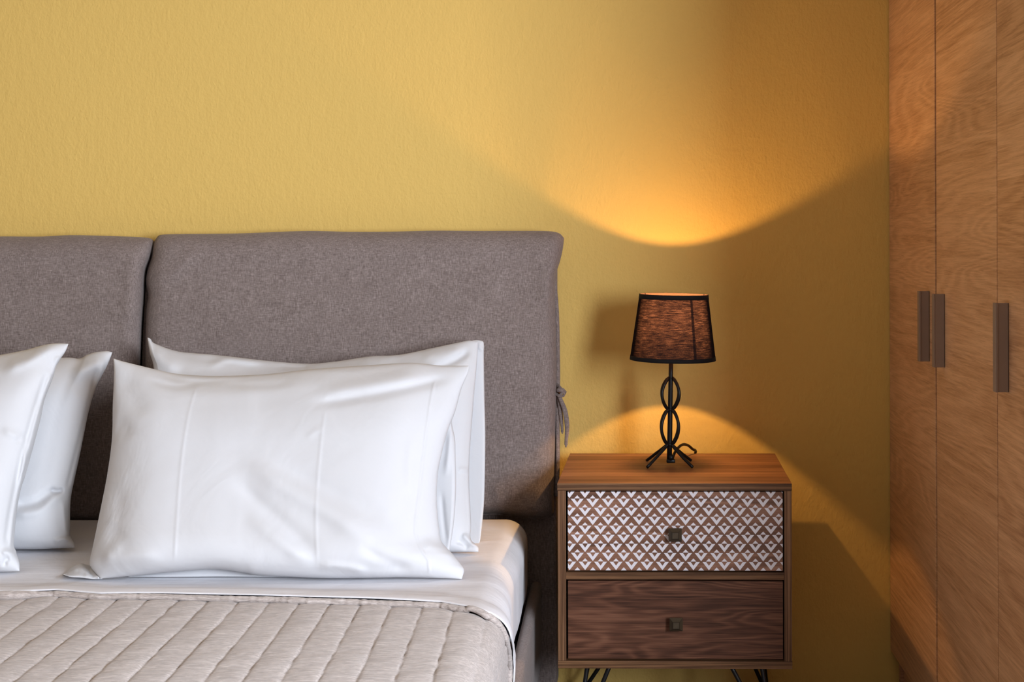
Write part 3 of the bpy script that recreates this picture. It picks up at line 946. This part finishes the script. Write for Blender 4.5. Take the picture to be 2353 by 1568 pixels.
# bulb and socket
zb = 0.9335-TOPZ
g = G_('warm_bulb_glow')
em = g.n.new('ShaderNodeEmission'); em.inputs[0].default_value = (*BULB_COL, 1); em.inputs[1].default_value = BULB
M_GLOW = g.done(em.outputs[0])
g = G_('clear_bulb_glass')
tp = g.n.new('ShaderNodeBsdfTransparent'); gl = g.n.new('ShaderNodeBsdfGlossy'); gl.inputs['Roughness'].default_value = 0.05
mx = g.n.new('ShaderNodeMixShader'); mx.inputs[0].default_value = 0.04
g.t.links.new(tp.outputs[0], mx.inputs[1]); g.t.links.new(gl.outputs[0], mx.inputs[2])
M_BGLASS = g.done(mx.outputs[0])
bm = bmesh.new()
rb = 0.0165
prof_b = [(0.006, zb-0.030), (0.008, zb-0.022), (0.0125, zb-0.013)] + [(rb*math.cos(t), zb+rb*math.sin(t)) for t in np.linspace(-0.55, 1.45, 14)] + [(0.0008, zb+rb)]
add_lathe(bm, prof_b, 32, c=(OX, 0)); lean_bm(bm)
bulb = bm_obj('bulb', bm, M_BGLASS, lamp, True)
bm = bmesh.new()
bmesh.ops.create_uvsphere(bm, u_segments=16, v_segments=10, radius=0.0050)
for v_ in bm.verts: v_.co = lean(v_.co.x+OX, v_.co.y, v_.co.z+zb)
bm_obj('filament', bm, M_GLOW, bulb, True)
bm = bmesh.new()
add_lathe(bm, [(0.0055, ZS0-0.004), (0.010, ZS0+0.002), (0.0115, ZS0+0.006), (0.0115, zb-0.034), (0.010, zb-0.0305)], 32, c=(OX*0.9, 0)); lean_bm(bm)
bm_obj('socket', bm, M_BLACK, lamp, True)
# stem
bm = bmesh.new()
ZC0, ZC1, ZC2 = lz(869), lz(942), lz(1022)
add_lathe(bm, [(0.0060, 0.014), (0.0060, ZC2), (0.0056, ZC1), (0.0052, ZC0+0.002), (0.0050, ZC0+0.004), (0.0050, ZS0+0.01)], 24)
add_lathe(bm, [(0.0062, ZC1-0.003), (0.0068, ZC1), (0.0062, ZC1+0.003)], 24)
add_lathe(bm, [(0.0066, ZC2-0.004), (0.0072, ZC2), (0.0066, ZC2+0.004)], 24)
lean_bm(bm)
bm_obj('stem', bm, M_BLACK, lamp, True)
bm = bmesh.new()
add_box(bm, -0.010, 0.010, -0.007, 0.007, 0.006, 0.014, bev=0.002); add_lathe(bm, [(0.0075, 0.012), (0.0075, 0.024)], 20)
bm_obj('cord_clamp', bm, M_BLACK, lamp, True)
# four bent rods that form the ovals and run out as feet
PHI = math.radians(41)
for sx in (-1, 1):
    for sy in (-1, 1):
        cxx, syy = math.cos(PHI)*sx, math.sin(PHI)*sy
        pts = []
        for k in range(19):
            t = k/18
            r = 0.0052+(0.0262-0.0052)*math.sin(math.pi*t**1.0)**0.72
            pts.append((r, ZC0+(ZC1-ZC0)*(t)))
        for k in range(1, 19):
            t = k/18
            r = 0.0062+(0.0262-0.0062)*math.sin(math.pi*t)**0.72
            pts.append((r, ZC1+(ZC2-ZC1)*t))
        rf = 51.5*K/math.cos(PHI)
        for k in range(1, 11):
            t = k/10
            pts.append((0.0062+(rf-0.0062)*t, ZC2+(0.0033-ZC2)*(t**0.93)))
        bm = bmesh.new()
        p3 = []
        for r, z in pts:
            q_ = Vector((r*cxx, r*syy, z))
            p3.append(Vector(lean(*q_)) if z > 0.02 else Vector((q_.x-0.0035+0.0*z, q_.y, q_.z)))
        add_tube(bm, p3, 0.0036, 10)
        bm_obj('foot_rod', bm, M_BLACK, lamp, True)
# power cord over the rear edge of the nightstand
bm = bmesh.new()
cp = [(0.004, 0.006, 0.014), (0.012, 0.030, 0.027), (0.028, 0.078, 0.034), (0.044, 0.118, 0.027), (0.058, 0.146, 0.012), (0.066, 0.168, 0.0045), (0.068, 0.190, -0.02), (0.11, 0.205, -0.08), (0.20, 0.215, -0.16), (0.238, 0.22, -0.30), (0.243, 0.22, -0.583), (0.30, 0.22, -0.588)]
add_tube(bm, catmull(cp, 90).tolist(), 0.0033, 8)
bm_obj('power_cord', bm, M_BLACK, lamp, True)

# ------------------------------------------------------------------ wardrobe
WX = 0.638
wd = empty('wardrobe', (WX, 0, 0), label='tall light oak wardrobe with flat doors and slim metal pulls, right of the nightstand', cat='wardrobe')
WT = 2.35
dy = [0.0, 3.065-2.589, 3.065-2.150, 3.065-1.711]
M_W = [wardrobe_mat('oak_laminate_%s' % n_, s_) for n_, s_ in (('rear', 1.3), ('middle', 4.2), ('near', 7.9))]
gaps = [(0.004, 0.0065), (0.0065, 0.0022), (0.0022, 0.002)]
for i in range(3):
    ya, yb = -dy[i]-gaps[i][0], -dy[i+1]+gaps[i][1]
    dr = box('door', (0.0, 0.019, yb, ya, 0.085, WT-0.02), M_W[i], wd, bev=0.0008)
    hd = (2.643, 2.5125, 2.082)[i]
    yh = hd-D
    bm = bmesh.new()
    zt, zb_ = (1.0016, 1.0005, 1.0020)[i], 0.8490
    # L-shaped pull: slim base on the door, fin standing out, returned lip
    add_box(bm, -0.0225, 0.0, yh, yh+0.0035, zb_, zt, bev=0.0006)
    if i != 1:
        add_box(bm, -0.0235, -0.0195, yh-0.0025, yh+0.015, zb_, zt, bev=0.0006)
    else:
        add_box(bm, -0.0235, -0.0205, yh-0.001, yh+0.015, zb_, zt, bev=0.0006)
    add_box(bm, -0.0018, 0.0, yh, yh+0.018, zb_, zt, bev=0.0004)
    bm_obj('handle', bm, M_HANDLE, dr)
box('carcass_side', (0.0, 0.60, -dy[3]-0.022, -dy[3]-0.002, 0.0, WT), M_W[2], wd, bev=0.0008)
box('carcass_side', (0.022, 0.60, -0.020, -0.002, 0.0, WT-0.022), M_W[0], wd)
box('carcass_top', (0.0, 0.60, -dy[3]-0.002, -0.002, WT-0.018, WT), M_W[1], wd)
box('plinth', (0.03, 0.05, -dy[3], -0.022, 0.0, 0.083), M_W[1], wd)
box('carcass_back', (0.585, 0.60, -dy[3], -0.022, 0.084, WT-0.02), M_DARK, wd)
for k in (1, 2):
    box('partition', (0.022, 0.58, -dy[k]-0.009, -dy[k]+0.009, 0.084, WT-0.02), M_DARK, wd)
